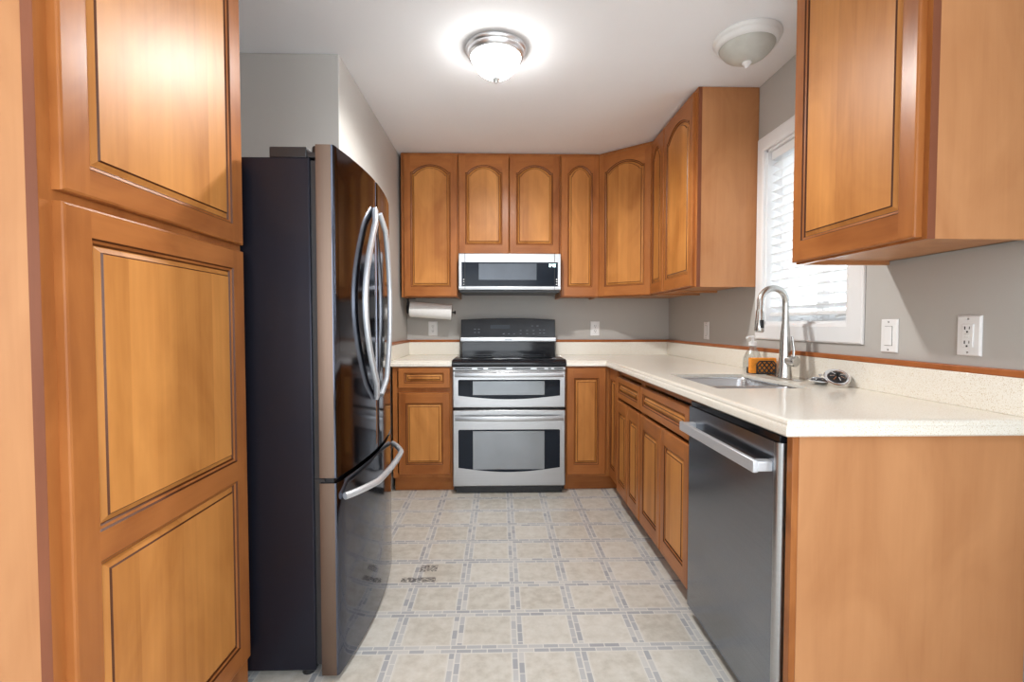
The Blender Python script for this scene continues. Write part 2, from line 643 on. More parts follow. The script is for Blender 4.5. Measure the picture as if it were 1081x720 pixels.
blind = thing('window_blind', 'white horizontal slat blind hanging in the window over the sink', 'blind', (XR + .04, (WY0 + WY1) / 2, WZ1 - .012))
bo = tuple(blind.location)
b = MB()
b.box(XR + .012, XR + .066, WY0 + .016, WY1 - .016, WZ1 - .055, WZ1 - .013)
b.build('headrail', M['slat'], blind, bo, bevel=.003)
b = MB()
zs = WZ1 - .085
while zs > 1.20:
    c_ = XR + .04
    prof = [(c_ - .024, zs + .008), (c_ - .008, zs + .0035), (c_ + .008, zs - .001), (c_ + .024, zs - .007)]
    rows = []
    for yy in (WY0 + .018, WY1 - .018):
        rows.append([(x_, yy, z_) for x_, z_ in prof] + [(x_, yy, z_ - .003) for x_, z_ in reversed(prof)])
    b.grid(rows, closed=True, caps=True)
    zs -= .0445
b.build('slats', M['slat'], blind, bo, smooth=30)
b = MB()
b.box(XR + .014, XR + .066, WY0 + .018, WY1 - .018, 1.163, 1.180)
b.build('bottom_rail', M['slat'], blind, bo, bevel=.003)
for yy in (WY0 + .11, WY1 - .11):
    b = MB()
    for xx in (XR + .0125, XR + .0665):
        b.tube([(xx, yy, WZ1 - .05), (xx, yy, 1.17)], .0012, n=6)
    build_split(b, 'ladder_cord', M['white_plastic'], blind, bo)

# neighbour's house seen between the slats
nh = thing('neighbouring_house', 'grey sided house wall seen between the blind slats', 'house', (4.2, 3.0, 0))
b = MB()
for k in range(16):
    z0 = k * .18
    b.grid([[(4.2, -2.0, z0), (4.2, 6.3, z0)], [(4.185, -2.0, z0 + .002), (4.185, 6.3, z0 + .002)], [(4.2, -2.0, z0 + .18), (4.2, 6.3, z0 + .18)]])
b.box(4.21, 6.0, -2.0, 6.3, 0, 2.88)
b.build('siding', M['siding'], nh, tuple(nh.location), smooth=0)
b = MB()
b.box(4.0, 6.2, -2.2, 6.5, 2.88, 3.0)
b.build('eave', M['white_trim'], nh, tuple(nh.location))
b = MB()
b.box(4.17, 4.2, 6.2, 6.32, 0, 2.88)
b.build('corner_board', M['white_trim'], nh, tuple(nh.location))
b = MB()
b.face([(XR + .2, -6, -.3), (12, -6, -.3), (12, 20, -.3), (XR + .2, 20, -.3)])
struct(b.build('ground_outside', plain('pale_gravel', srgb(190, 190, 186), .9), smooth=0))

# ------------------------------------------------------------------ cabinet builders (local frame: front faces -y, x along the width)


def door(parent, x0, z0, w, h, arch=0.0, stile=.048, rail=.068, t=.02, splits=None, name='door', flat=False, y=0.0):
    """framed raised-panel door; splits = [(z_low, z_high), ...] openings measured from the door bottom"""
    ops = splits or [(rail, h - rail - arch)]
    b = MB()
    e, yf = .005, y - t
    X0, X1, Z0, Z1 = x0, x0 + w, z0, z0 + h
    # edge: back, side, rounded front arris
    rows = []
    for o_, yy in ((0, y), (0, yf + .0045), (.0016, yf + .0016), (e, yf)):
        rows.append([(X0 + o_, yy, Z0 + o_), (X1 - o_, yy, Z0 + o_), (X1 - o_, yy, Z1 - o_), (X0 + o_, yy, Z1 - o_)])
    b.grid(rows, 0, closed=True)
    b.face(rows[0], 0)
    a0, a1 = X0 + stile, X1 - stile
    b.face([(X0 + e, yf, Z0 + e), (a0, yf, Z0 + e), (a0, yf, Z1 - e), (X0 + e, yf, Z1 - e)], 0)
    b.face([(a1, yf, Z0 + e), (X1 - e, yf, Z0 + e), (X1 - e, yf, Z1 - e), (a1, yf, Z1 - e)], 0)
    N = 20
    pts = [k / N for k in range(N + 1)]

    def crown(u):
        if not arch:
            return 0.0
        q = min(max((u - .05) / .90, 0), 1)
        return arch * (max(math.sin(PI * q), 0) ** .75)

    def loop(d, yy, zl, zh, ar):
        l = [(a0 + d, yy, zl + d)]
        l += [(a1 - d, yy, zl + d)]
        for u in reversed(pts):
            l.append((a0 + d + (a1 - a0 - 2 * d) * u, yy, zh - d + (crown(u) if ar else 0)))
        return l
    zprev = Z0 + e
    for i, (zl, zh) in enumerate(ops):
        zl += Z0
        zh += Z0
        last = i == len(ops) - 1
        b.face([(a0, yf, zprev), (a1, yf, zprev), (a1, yf, zl), (a0, yf, zl)], 1)
        if last:
            L = loop(0, yf, zl, zh, True)[2:]
            b.grid([L, [(p[0], yf, Z1 - e) for p in L]], 1)
        zprev = zh
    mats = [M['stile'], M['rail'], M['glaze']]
    for i, (zl, zh) in enumerate(ops):
        ar = i == len(ops) - 1
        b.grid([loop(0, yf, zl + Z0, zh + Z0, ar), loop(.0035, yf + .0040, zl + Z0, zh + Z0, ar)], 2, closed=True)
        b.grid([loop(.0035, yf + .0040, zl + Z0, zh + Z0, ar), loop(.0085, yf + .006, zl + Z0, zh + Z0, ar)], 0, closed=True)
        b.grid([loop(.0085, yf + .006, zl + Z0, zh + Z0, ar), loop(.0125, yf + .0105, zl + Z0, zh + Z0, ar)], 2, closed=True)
    fr = b.build(name, mats, parent, smooth=0)
    for i, (zl, zh) in enumerate(ops):
        ar = i == len(ops) - 1
        p = MB()
        z_, Z_ = zl + Z0, zh + Z0
        L = [loop(.0105, yf + .0105, z_, Z_, ar), loop(.0145, yf + .0095, z_, Z_, ar), loop(.0235, yf + .0040, z_, Z_, ar)]
        p.grid(L, 0, closed=True)
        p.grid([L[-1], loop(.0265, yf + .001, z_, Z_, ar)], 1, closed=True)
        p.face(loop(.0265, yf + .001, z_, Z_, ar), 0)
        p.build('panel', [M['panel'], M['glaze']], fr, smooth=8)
    return fr


def drawer_front(parent, x0, z0, w, h):
    d = door(parent, x0, z0, w, h, 0, .040, .034, name='drawer_front')
    return d


def frame_mesh(parent, w, z0, z1, stile=.035, top=.035, bot=.035, mids=(), rails=(), m='stile'):
    b = MB()
    b.box(0, stile, 0, .02, z0, z1)
    b.box(w - stile, w, 0, .02, z0, z1)
    b.box(stile, w - stile, 0, .02, z1 - top, z1)
    b.box(stile, w - stile, 0, .02, z0, z0 + bot)
    for x in mids:
        b.box(x - .02, x + .02, 0, .02, z0 + bot, z1 - top)
    for z in rails:
        b.box(stile, w - stile, 0, .0198, z - .018, z + .018)
    return b.build('face_frame', M[m], parent, smooth=0)


def carcass(parent, w, d, z0, z1, lip=.012, mat='veneer', open_top=False):
    b = MB()
    if open_top:
        z1 = .655
    b.box(0, .016, .02, d, z0, z1)
    b.box(w - .016, w, .02, d, z0, z1)
    b.box(.016, w - .016, .02, d, z0 + lip, z0 + lip + .014)
    if not open_top:
        b.box(.016, w - .016, .02, d, z1 - .016, z1)
    b.box(.016, w - .016, d - .01, d, z0 + lip, z1)
    return b.build('carcass', M[mat], parent, smooth=0)


def upper(label, loc, rz, w, z0, z1, doors, group='wall cabinets', d=.32, top=2.335, arch=.055, dz=.006, edge=False):
    c = thing('wall_cabinet', label, 'cabinet', loc, rz, group)
    carcass(c, w, d, z0, z1)
    frame_mesh(c, w, z0, z1)
    if edge:
        b = MB()
        b.box(w - .0004, w + .0006, .0005, .0200, z0, z1)
        b.build('frame_edge', M['edge'], c, smooth=0)
    for x0, x1 in doors:
        door(c, x0, z0 + dz, x1 - x0, top - z0 - dz, arch)
    return c


UP0, UP1 = 1.320, CEIL - .003
YF = 3.54
# back wall
upper('arched single-door wall cabinet above the paper towel roll', (-.712, YF, 0), 0, .408, UP0, UP1, [(.022, .404)])
upper('short double-door wall cabinet right above the microwave', (-.303, YF, 0), 0, .737, 1.624, UP1, [(.006, .367), (.371, .732)])
upper('narrow single-door wall cabinet just right of the microwave', (.435, YF, 0), 0, .286, UP0, UP1, [(.006, .282)])
# diagonal corner cabinet
P0, P1 = Vector((.7225, YF, 0)), Vector((1.032, 3.272, 0))
dg = P1 - P0
dc = thing('wall_cabinet', 'diagonal corner wall cabinet joining the two upper runs', 'cabinet', tuple(P0), math.atan2(dg.y, dg.x), 'wall cabinets')
rot = Matrix.Rotation(-math.atan2(dg.y, dg.x), 4, 'Z')


def dl(x, y):
    q = rot @ (Vector((x, y, 0)) - P0)
    return (q.x, q.y)


n_ = Vector((-dg.y, dg.x, 0)).normalized() * .02
poly = [dl(P0.x + n_.x, P0.y + n_.y), dl(P1.x + n_.x, P1.y + n_.y), dl(XR - .003, 3.276), dl(XR - .003, YB - .003), dl(.7255, YB - .003), dl(.7255, YF + .02)]
b = MB()
b.prism(poly, UP0 + .012, UP1)
b.build('carcass', M['veneer'], dc, smooth=0)
frame_mesh(dc, dg.length, UP0, UP1, .03)
door(dc, .006, UP0 + .006, dg.length - .012, 2.335 - UP0 - .006, .055)
# right wall, far run
R90 = -PI / 2
upper('slim single-door wall cabinet between corner cabinet and window-side cabinet', (1.030, 3.270, 0), R90, .262, UP0, UP1, [(.008, .258)], d=.319)
upper('wide single-door wall cabinet with bare side next to the window', (1.030, 3.006, 0), R90, .474, UP0, UP1, [(.006, .452)], d=.319, edge=True)
# right wall, near cabinet
upper('large near wall cabinet hanging above outlet and counter end', (1.030, 1.672, 0), R90, .518, 1.328, UP1, [(.006, .504)], d=.319, edge=True)

# ---- base cabinets
KX = .10
CT0, CT1 = .845, .885


def toe(parent, w, y=.055, m='rail', h=.10):
    b = MB()
    b.box(0, w, y, y + .016, 0, h)
    return b.build('toe_kick', M[m], parent)


def base(label, loc, rz, w, d, doors, drawers, group='base cabinets', dz=(.125, .672), rz_=(.702, .838), kick='rail', mids=(), kz=.10, ky=.055, open_top=False):
    c = thing('base_cabinet', label, 'cabinet', loc, rz, group)
    carcass(c, w, d, kz, CT0 - .002, 0, 'veneer', open_top)
    frame_mesh(c, w, kz, CT0 - .002, .03, .03, .03, mids, (.688,) if drawers else ())
    toe(c, w, ky, kick, kz)
    for x0, x1 in doors:
        door(c, x0, dz[0], x1 - x0, dz[1] - dz[0])
    for x0, x1 in drawers:
        drawer_front(c, x0, rz_[0], x1 - x0, rz_[1] - rz_[0])
    return c


base('base cabinet with one drawer between fridge wall and range', (-.712, 3.22, 0), 0, .396, .636, [(.040, .380)], [(.040, .380)])
FX = .745
YC1, YC2, YC3 = 2.985, 2.495, 1.832
base('base cabinet with narrow drawer and two doors near the corner', (FX, YC1, 0), R90, YC1 - YC2 - .002, .60, [(.004, .240), (.246, .484)], [(.004, .484)],
     dz=(.088, .655), rz_=(.672, .802), kick='edge', kz=.085, ky=.06)
base('sink base cabinet with wide drawer front beside the dishwasher', (FX, YC2, 0), R90, YC2 - YC3 - .002, .60, [(.012, .328), (.334, .658)], [(.012, .658)],
     dz=(.088, .655), rz_=(.672, .802), kick='edge', kz=.085, ky=.06, open_top=True)
# corner cabinet with two doors meeting in the inner corner
cc = thing('corner_cabinet', 'L-shaped corner base cabinet right of the range', 'cabinet', (.437, 3.22, 0), 0, 'base cabinets')
co = tuple(cc.location)
b = MB()
poly = [(.437, 3.24), (.765, 3.24), (.765, 2.988), (XR - .003, 2.988), (XR - .003, YB - .003), (.437, YB - .003)]
b.prism(poly, .10, CT0 - .002)
b.build('carcass', M['veneer'], cc, co, smooth=0)
b = MB()
b.prism([(.437, 3.22), (FX, 3.22), (FX, 2.988), (FX + .019, 2.988), (FX + .019, 3.239), (.437, 3.239)], .10, CT0 - .002)
b.build('face_frame', M['stile'], cc, co, smooth=0)
b = MB()
b.prism([(.437, 3.275), (.805, 3.275), (.805, 2.988), (.821, 2.988), (.821, 3.291), (.437, 3.291)], 0, .10)
b.build('toe_kick', M['rail'], cc, co, smooth=0)
door(cc, .006, .118, .262, .716)


def side_door():
    d = door(None, 0, 0, .205, .716, name='door')
    d.parent = cc
    d.location = (FX - .437, 3.195 - 3.22, .118)
    d.rotation_euler = (0, 0, R90)
    return d


side_door()

# end panel closing the run after the dishwasher
ep = thing('end_panel', 'plain tan wood end panel beside the dishwasher under the counter', 'panel', (FX, 1.20, 0))
b = MB()
b.box(.750, XR - .003, 1.190, 1.212, 0, CT0 - .002)
b.build('board', M['veneer'], ep, tuple(ep.location), bevel=.001)
b = MB()
b.box(.732, .7495, 1.188, 1.212, 0, CT0 - .002)
b.build('edge_strip', M['stile'], ep, tuple(ep.location), bevel=.002)

# ---- pantry
PXF = -.785
pc = thing('pantry_cabinet', 'tall golden wood pantry cabinet beside the fridge', 'cabinet', (PXF, .852, 0), PI / 2)
PW = .640
b = MB()
b.box(.018, PW, .02, .62, .10, UP1)
b.build('carcass', M['veneer'], pc)
b = MB()
b.box(0, .018, .0205, .62, 0, UP1)
b.build('end_panel', M['veneer'], pc, bevel=.001)
frame_mesh(pc, PW, .0, UP1, .03, .03, .10, (), (1.347,))
b = MB()
b.box(-.0006, .0004, .0005, .0205, 0, UP1)
b.build('frame_edge', M['edge'], pc, smooth=0)
door(pc, .024, 1.357, .600, UP1 - .012 - 1.357, 0, .058, .085, splits=[(.052, UP1 - .012 - 1.357 - .09)])
door(pc, .024, .105, .600, 1.338 - .105, 0, .058, .06, splits=[(.062, .561), (.618, 1.178)])

# ------------------------------------------------------------------ worktops


def edge_sweep(b, path, closed_ends=True, m=0):
    """path: polyline of (x, y) outer carcass line walked with the outside on the right; ogee profile"""
    prof = [(0, CT1), (.010, CT1), (.016, CT1 - .002), (.019, CT1 - .007), (.019, CT1 - .013), (.0225, CT1 - .016), (.0245, CT1 - .021), (.0245, CT0 + .004), (.021, CT0), (0, CT0)]
    P = [Vector((p[0], p[1])) for p in path]
    rows = []
    for i, p in enumerate(P):
        def nrm(a, c):
            d = (c - a).normalized()
            return Vector((d.y, -d.x))
        ns = []
        if i > 0:
            ns.append(nrm(P[i - 1], p))
        if i < len(P) - 1:
            ns.append(nrm(p, P[i + 1]))
        n = ns[0] if len(ns) == 1 else (ns[0] + ns[1]) / (1 + ns[0].dot(ns[1]))
        rows.append([(p.x + n.x * o_, p.y + n.y * o_, z_) for o_, z_ in prof])
    b.grid(rows, m, closed=True, caps=True)


def slab(b, xs, ys, skip, z0, z1, m=0):
    for i in range(len(xs) - 1):
        for j in range(len(ys) - 1):
            if (i, j) in skip:
                continue
            q = [(xs[i], ys[j]), (xs[i + 1], ys[j]), (xs[i + 1], ys[j + 1]), (xs[i], ys[j + 1])]
            b.face([(x, y, z1) for x, y in q], m)
            b.face([(x, y, z0) for x, y in reversed(q)], m)
            for a, (di, dj) in enumerate(((0, -1), (1, 0), (0, 1), (-1, 0))):
                ni, nj = i + di, j + dj
                if (ni, nj) in skip or not (0 <= ni < len(xs) - 1 and 0 <= nj < len(ys) - 1):
                    u, v_ = q[a], q[(a + 1) % 4]
                    b.face([(u[0], u[1], z0), (v_[0], v_[1], z0), (v_[0], v_[1], z1), (u[0], u[1], z1)], m)


SX0, SX1, SY0, SY1 = .805, 1.165, 1.765, 2.285       # sink cut-out
EX, EY, EN = .724, 3.215, 1.186                        # line the ogee edge hangs on
ct = thing('worktop', 'cream speckled L-shaped worktop running past the sink', 'worktop', (1.0, 2.2, CT0))
o_ = tuple(ct.location)
b = MB()
slab(b, [.439, EX, SX0, SX1, XR - .002], [EN, SY0, SY1, EY, YB - .002], {(0, 0), (0, 1), (0, 2), (2, 1)}, CT0, CT1)
edge_sweep(b, [(.439, EY), (EX, EY), (EX, EN), (XR - .002, EN)])
b.build('slab', M['counter'], ct, o_, smooth=30)
b = MB()
b.box(.439, XR - .002, YB - .022, YB - .002, CT1, .984)
b.box(XR - .022, XR - .002, EN - .02, YB - .022, CT1, .984)
b.build('backsplash', M['counter'], ct, o_, bevel=.002)
b = MB()
b.box(.439, XR - .002, YB - .024, YB - .002, .984, 1.003)
b.box(XR - .024, XR - .002, EN - .02, YB - .024, .984, 1.003)
b.build('trim_strip', M['trimwood'], ct, o_, bevel=.003)

ct = thing('worktop', 'short cream worktop left of the range', 'worktop', (-.52, 3.5, CT0))
o_ = tuple(ct.location)
b = MB()
slab(b, [XL + .002, -.319], [EY, YB - .002], set(), CT0, CT1)
edge_sweep(b, [(XL + .002, EY), (-.319, EY)])
b.build('slab', M['counter'], ct, o_, smooth=30)
b = MB()
b.box(XL + .002, -.319, YB - .022, YB - .002, CT1, .984)
b.box(XL + .002, XL + .022, EY - .02, YB - .022, CT1, .984)
b.build('backsplash', M['counter'], ct, o_, bevel=.002)
b = MB()
b.box(XL + .002, -.319, YB - .024, YB - .002, .984, 1.003)
b.box(XL + .002, XL + .024, EY - .02, YB - .024, .984, 1.003)
b.build('trim_strip', M['trimwood'], ct, o_, bevel=.003)

# ---- sink
sk = thing('kitchen_sink', 'undermount stainless double-bowl sink set into the worktop', 'sink', ((SX0 + SX1) / 2, (SY0 + SY1) / 2, CT0 - .2))
o_ = tuple(sk.location)
DV = 1.955


def rrect(x0, x1, y0, y1, r, z, n=5):
    pts = []
    for cx_, cy_, a0_ in ((x1 - r, y1 - r, 0), (x0 + r, y1 - r, PI / 2), (x0 + r, y0 + r, PI), (x1 - r, y0 + r, 1.5 * PI)):
        for k in range(n + 1):
            a_ = a0_ + PI / 2 * k / n
            pts.append((cx_ + r * math.cos(a_), cy_ + r * math.sin(a_), z))
    return pts


for y0, y1 in ((SY0 + .004, DV - .009), (DV + .009, SY1 - .004)):
    b = MB()
    x0, x1 = SX0 + .004, SX1 - .004
    rows = [rrect(x0, x1, y0, y1, .035, CT0 + .024), rrect(x0 + .004, x1 - .004, y0 + .004, y1 - .004, .035, CT0 + .014),
            rrect(x0 + .012, x1 - .012, y0 + .012, y1 - .012, .04, CT0 - .15),
            rrect(x0 + .03, x1 - .03, y0 + .03, y1 - .03, .04, CT0 - .17)]
    b.grid(rows, closed=True)
    b.face(rows[-1])
    bw = b.build('bowl', M['sink_steel'], sk, o_, smooth=50)
    b = MB()
    b.lathe([(.0, CT0 - .168), (.042, CT0 - .168), (.045, CT0 - .166), (.04, CT0 - .164), (.0, CT0 - .165)], ((x0 + x1) / 2, (y0 + y1) / 2, 0))
    b.build('drain', M['chrome'], bw, o_)
b = MB()
b.box(SX0 + .004, SX1 - .004, DV - .010, DV + .010, CT0 + .012, CT0 + .024)
for x_, X_, y_, Y_ in ((SX0 + .001, SX0 + .006, SY0 + .001, SY1 - .001), (SX1 - .006, SX1 - .001, SY0 + .001, SY1 - .001), (SX0 + .006, SX1 - .006, SY0 + .001, SY0 + .006), (SX0 + .006, SX1 - .006, SY1 - .006, SY1 - .001)):
    b.box(x_, X_, y_, Y_, CT0 + .010, CT0 + .026)
b.build('rim', M['sink_steel'], sk, o_, bevel=.003)

# ---- faucet
fx, fy = 1.252, 2.10
fc = thing('kitchen_faucet', 'tall gooseneck pull-down faucet behind the sink', 'faucet', (fx, fy, CT1))
o_ = tuple(fc.location)
b = MB()
pl = []
for k in range(36):
    a_ = 2 * PI * k / 36
    sgn = 1 if math.sin(a_) > 0 else -1
    pl.append((fx + .026 * math.cos(a_), fy + .095 * sgn + .026 * math.sin(a_)))
b.prism(pl, CT1 + .0005, CT1 + .006)
b.build('base_plate', M['nickel'], fc, o_, bevel=.002)
b = MB()
b.lathe([(.030, CT1 + .006), (.029, CT1 + .012), (.0245, CT1 + .05), (.0225, CT1 + .12), (.0185, CT1 + .20), (.0155, CT1 + .235), (.0150, CT1 + .24)], (fx, fy, 0))
b.build('body', M['nickel'], fc, o_, smooth=50)
b = MB()
R_ = .064
zc = 1.215
path = [(fx, fy, CT1 + .235), (fx, fy, zc - .04)]
for k in range(15):
    a_ = PI * k / 14 * 1.02
    path.append((fx - R_ + R_ * math.cos(a_), fy - .03 * (k / 14), zc + R_ * math.sin(a_)))
ex, ez = path[-1][0], path[-1][2]
path.append((ex - .004, fy - .034, ez - .03))
b.tube(path, .0138, n=16, up=(0, 1, 0))
b.build('spout', M['nickel'], fc, o_, smooth=60)
b = MB()
b.tube([(ex - .004, fy - .034, ez - .028), (ex - .005, fy - .036, ez - .04), (ex - .009, fy - .04, ez - .085), (ex - .013, fy - .044, ez - .118), (ex - .0135, fy - .0443, ez - .122)],
       [.0155, .017, .0185, .0195, .016], n=18, up=(0, 1, 0))
sh = b.build('spray_head', M['nickel'], fc, o_, smooth=50)
b = MB()
b.box(ex - .017, ex - .001, fy - .062, fy - .054, ez - .105, ez - .07)
b.build('spray_button', M['black'], sh, o_, bevel=.002)
b = MB()
b.tube([(fx + .004, fy - .018, .965), (fx + .014, fy - .055, .962), (fx + .0155, fy - .060, .9615)], [.020, .0235, .020], n=20)
hb = b.build('handle_hub', M['nickel'], fc, o_, smooth=50)
b = MB()
b.tube([(fx + .012, fy - .045, .975), (fx + .012, fy - .043, 1.02), (fx + .008, fy - .036, 1.07)], [.006, .0055, .0045], n=10, up=(0, 1, 0))
b.build('handle_lever', M['nickel'], hb, o_)

# ---- soap bottle, sponge and holder, strainers
sb = thing('soap_bottle', 'clear glass pump soap bottle behind the sponge', 'bottle', (1.262, 2.392, CT1))
o_ = tuple(sb.location)
b = MB()
b.lathe([(.0, CT1 + .0005), (.040, CT1 + .0005), (.0435, CT1 + .004), (.044, CT1 + .05), (.041, CT1 + .075), (.030, CT1 + .10), (.017, CT1 + .118), (.0145, CT1 + .13), (.0145, CT1 + .136)], (1.262, 2.392, 0))
b.build('bottle_body', M['bottle_glass'], sb, o_, smooth=60)
b = MB()
b.lathe([(.018, CT1 + .132), (.018, CT1 + .150), (.010, CT1 + .153), (.006, CT1 + .155), (.006, CT1 + .170), (.011, CT1 + .172), (.011, CT1 + .180), (.0, CT1 + .181)], (1.262, 2.392, 0))
b.tube([(1.262, 2.392, CT1 + .176), (1.235, 2.380, CT1 + .176), (1.220, 2.374, CT1 + .170)], .0045, n=8)
b.build('pump', M['white_plastic'], sb, o_, smooth=40)

sh_ = thing('sponge_holder', 'black lattice sponge holder next to the soap bottle', 'holder', (1.262, 2.315, CT1))
o_ = tuple(sh_.location)
b = MB()
hx0, hx1, hy0, hy1 = 1.220, 1.310, 2.270, 2.330
z0, z1 = CT1 + .002, CT1 + .060
b.box(hx0, hx1, hy0, hy1, CT1 + .0005, CT1 + .004)
ap = [(hx0, z0), (hx1, z0), (hx1, z1 - .014), (hx1 - .012, z1), (hx0 + .012, z1), (hx0, z1 - .014)]
for i in range(6):
    p, q = ap[i], ap[(i + 1) % 6]
    b.tube([(p[0], hy0, p[1] + .002), (q[0], hy0, q[1] + .002)], .0032, n=8, up=(0, 1, 0))
for k in range(-2, 5):
    for sg in (1, -1):
        pts = []
        for j in range(25):
            zz = z0 + .002 + (z1 - z0 - .004) * j / 24
            xx = hx0 + .0225 * k + (sg * (zz - z0) * .85 if sg > 0 else (z1 - zz) * .85)
            if hx0 + .002 < xx < hx1 - .002 and not (zz > z1 - .014 and (xx < hx0 + .012 or xx > hx1 - .012)):
                pts.append((xx, hy0, zz))
        if len(pts) > 2:
            b.tube([pts[0], pts[-1]], .0028, n=6, up=(0, 1, 0))
b.build('lattice_front', M['black'], sh_, o_)
b = MB()
b.box(hx0 - .024, hx0 - .018, hy0 + .036, hy0 + .051, z0, z0 + .03)
b.box(hx0 - .024, hx0 + .004, hy0 + .036, hy0 + .051, z0, z0 + .004)
b.build('side_clip', M['black'], sh_, o_)
b = MB()
b.box(1.192, 1.318, 2.276, 2.300, CT1 + .0047, CT1 + .078)
tag(b.build('sponge', M['orange'], bevel=.005, seg=3), 'orange sponge standing in the black lattice holder', 'sponge')

for nm, lab, cx_, cy_, tilt, col, zz in (('sink_strainer', 'steel sink strainer lying flat on the worktop by the faucet', 1.255, 1.868, .12, 'chrome', 0), ('sink_strainer', 'black-centred sink strainer leaning on the other strainer', 1.275, 1.80, .62, 'chrome', .004)):
    st = thing(nm, lab, 'strainer', (cx_, cy_, CT1 + .013 + .040 * math.sin(tilt) * .8 + zz), 0, 'sink strainers')
    st.rotation_euler = (tilt, -.25 if zz else 0, 0)
    b = MB()
    b.lathe([(.026, -.012), (.030, -.004), (.043, .0), (.0445, .003), (.041, .005), (.031, .003), (.029, .001)], n=28)
    b.build('rim', M[col], st, smooth=50)
    b = MB()
    b.lathe([(.0, -.014), (.024, -.013), (.030, .002), (.0295, .005), (.020, .009), (.0, .011)], n=24)
    b.build('basket', M['black'], st, smooth=50)
    b = MB()
    b.lathe([(.004, .009), (.0035, .018), (.007, .020), (.007, .025), (.0, .027)], n=14)
    b.build('knob', M['black' if zz else 'chrome'], st)
    b = MB()
    for k in range(7):
        a_ = k * 2 * PI / 7
        b.tube([(.010 * math.cos(a_), .010 * math.sin(a_), .0112), (.026 * math.cos(a_), .026 * math.sin(a_), .0085)], .0018, n=6)
    build_split(b, 'slot_rib', M['chrome'], st)

# ------------------------------------------------------------------ range
RX0, RX1, RYF, RYB = -.311, .430, 3.17, 3.835
rg = thing('kitchen_range', 'stainless double-oven electric range with black glass cooktop', 'range', (.06, 3.5, 0))
o_ = tuple(rg.location)
b = MB()
b.box(RX0 + .004, RX1 - .004, RYF + .05, RYB, .02, .845)
b.box(RX0 + .02, RX1 - .02, RYF + .03, RYF + .06, .005, .05)
b.build('body', M['black'], rg, o_)
b = MB()
for x_ in (RX0 + .05, RX1 - .05):
    for y_ in (RYF + .09, RYB - .06):
        b.lathe([(.018, 0), (.018, .02)], (x_, y_, 0), n=12)
build_split(b, 'levelling_foot', M['black'], rg, o_)
# front vent strip under the cooktop
b = MB()
b.box(RX0, RX1, RYF + .004, RYF + .05, .822, .845)
vt = b.build('vent_strip', M['steel'], rg, o_, bevel=.003)
b = MB()
for x0, x1 in ((-.295, -.185), (-.15, -.11), (-.08, .04), (.08, .20), (.24, .29), (.315, .335), (.355, .415)):
    b.box(x0, x1, RYF + .001, RYF + .006, .829, .838)
build_split(b, 'vent_slot', M['slot'], vt, o_)
# cooktop
b = MB()
prof = [(RYF - .004, .848), (RYF - .008, .858), (RYF - .006, .872), (RYF + .012, .889), (RYF + .03, .893), (RYB - .09, .893), (RYB - .09, .846)]
rows = [[(x_, y_, z_) for y_, z_ in prof] for x_ in (RX0 - .004, RX1 + .004)]
b.grid(rows, closed=True, caps=True)
ck = b.build('cooktop', M['black_gloss'], rg, o_, bevel=.003)
for cx_, cy_, r_ in ((-.13, 3.33, .095), (.25, 3.33, .115), (-.13, 3.60, .075), (.25, 3.60, .085)):
    b = MB()
    for rr in (r_, r_ * .62):
        b.lathe([(rr - .002, .8931), (rr - .002, .8934), (rr, .8934), (rr, .8931)], (cx_, cy_, 0), n=40)
    b.build('burner_ring', M['print'], ck, o_)
# backguard
YG = 3.72
arc = [(RX0 + .010 + (RX1 - RX0 - .016) * k / 24, 1.160 + .012 * math.sin(PI * k / 24)) for k in range(25)]
b = MB()
b.prism_y([(RX0 + .016, .88), (RX1 - .010, .88), (RX1 - .010, .992), (RX0 + .016, .992)], YG + .012, RYB)
b.prism_y([(RX0 + .016, .99), (RX1 - .010, .99)] + [(x_ - .000, z_ - .002) for x_, z_ in reversed(arc)], YG + .025, RYB)
b.build('backguard', M['black_gloss'], rg, o_, bevel=.003)
b = MB()
front = [(RX0 + .012, 1.026), (RX1 - .006, 1.026)] + [(x_, z_) for x_, z_ in reversed(arc)]
b.grid([[(x_, YG + .03, z_) for x_, z_ in front], [(x_, YG - .004 + (z_ - 1.026) * .16, z_) for x_, z_ in front]], closed=True, caps=True)
cp = b.build('control_panel', M['black_gloss'], rg, o_, bevel=.003)
b = MB()
for k, (x_, z_) in enumerate([(-.20, 1.06), (-.17, 1.06), (-.20, 1.085), (-.17, 1.085), (.02, 1.05), (.06, 1.05), (.10, 1.05), (.15, 1.05), (.15, 1.075), (.20, 1.05), (.20, 1.075), (.25, 1.05), (.25, 1.075), (.30, 1.055), (.33, 1.055), (.30, 1.08), (.33, 1.08), (.24, 1.11), (.28, 1.11)]):
    yy = YG - .0045 + (z_ - 1.026) * .16
    b.box(x_, x_ + .014, yy - .0004, yy + .002, z_, z_ + .004)
build_split(b, 'button_mark', M['print'], cp, o_)
b = MB()
yy = YG - .0045 + .07 * .16
b.box(-.075, .075, yy - .0006, yy + .002, 1.085, 1.120)
b.build('display', M['oven_glass'], cp, o_)
b = MB()
b.tube([(RX0 + .010, YG - .002, 1.008), (RX1 - .004, YG - .002, 1.008)], .010, .0185, n=20, square=True)
ss = b.build('steel_band', M['steel'], rg, o_, smooth=40)
b = MB()
for k in range(6):
    x_ = .035 + k * .0095
    b.box(x_, x_ + .0055, YG - .0135, YG - .011, 1.003, 1.0115)
    if k % 2:
        b.box(x_ - .003, x_ + .006, YG - .0135, YG - .011, 1.003, 1.005)
build_split(b, 'badge_mark', M['print'], ss, o_)


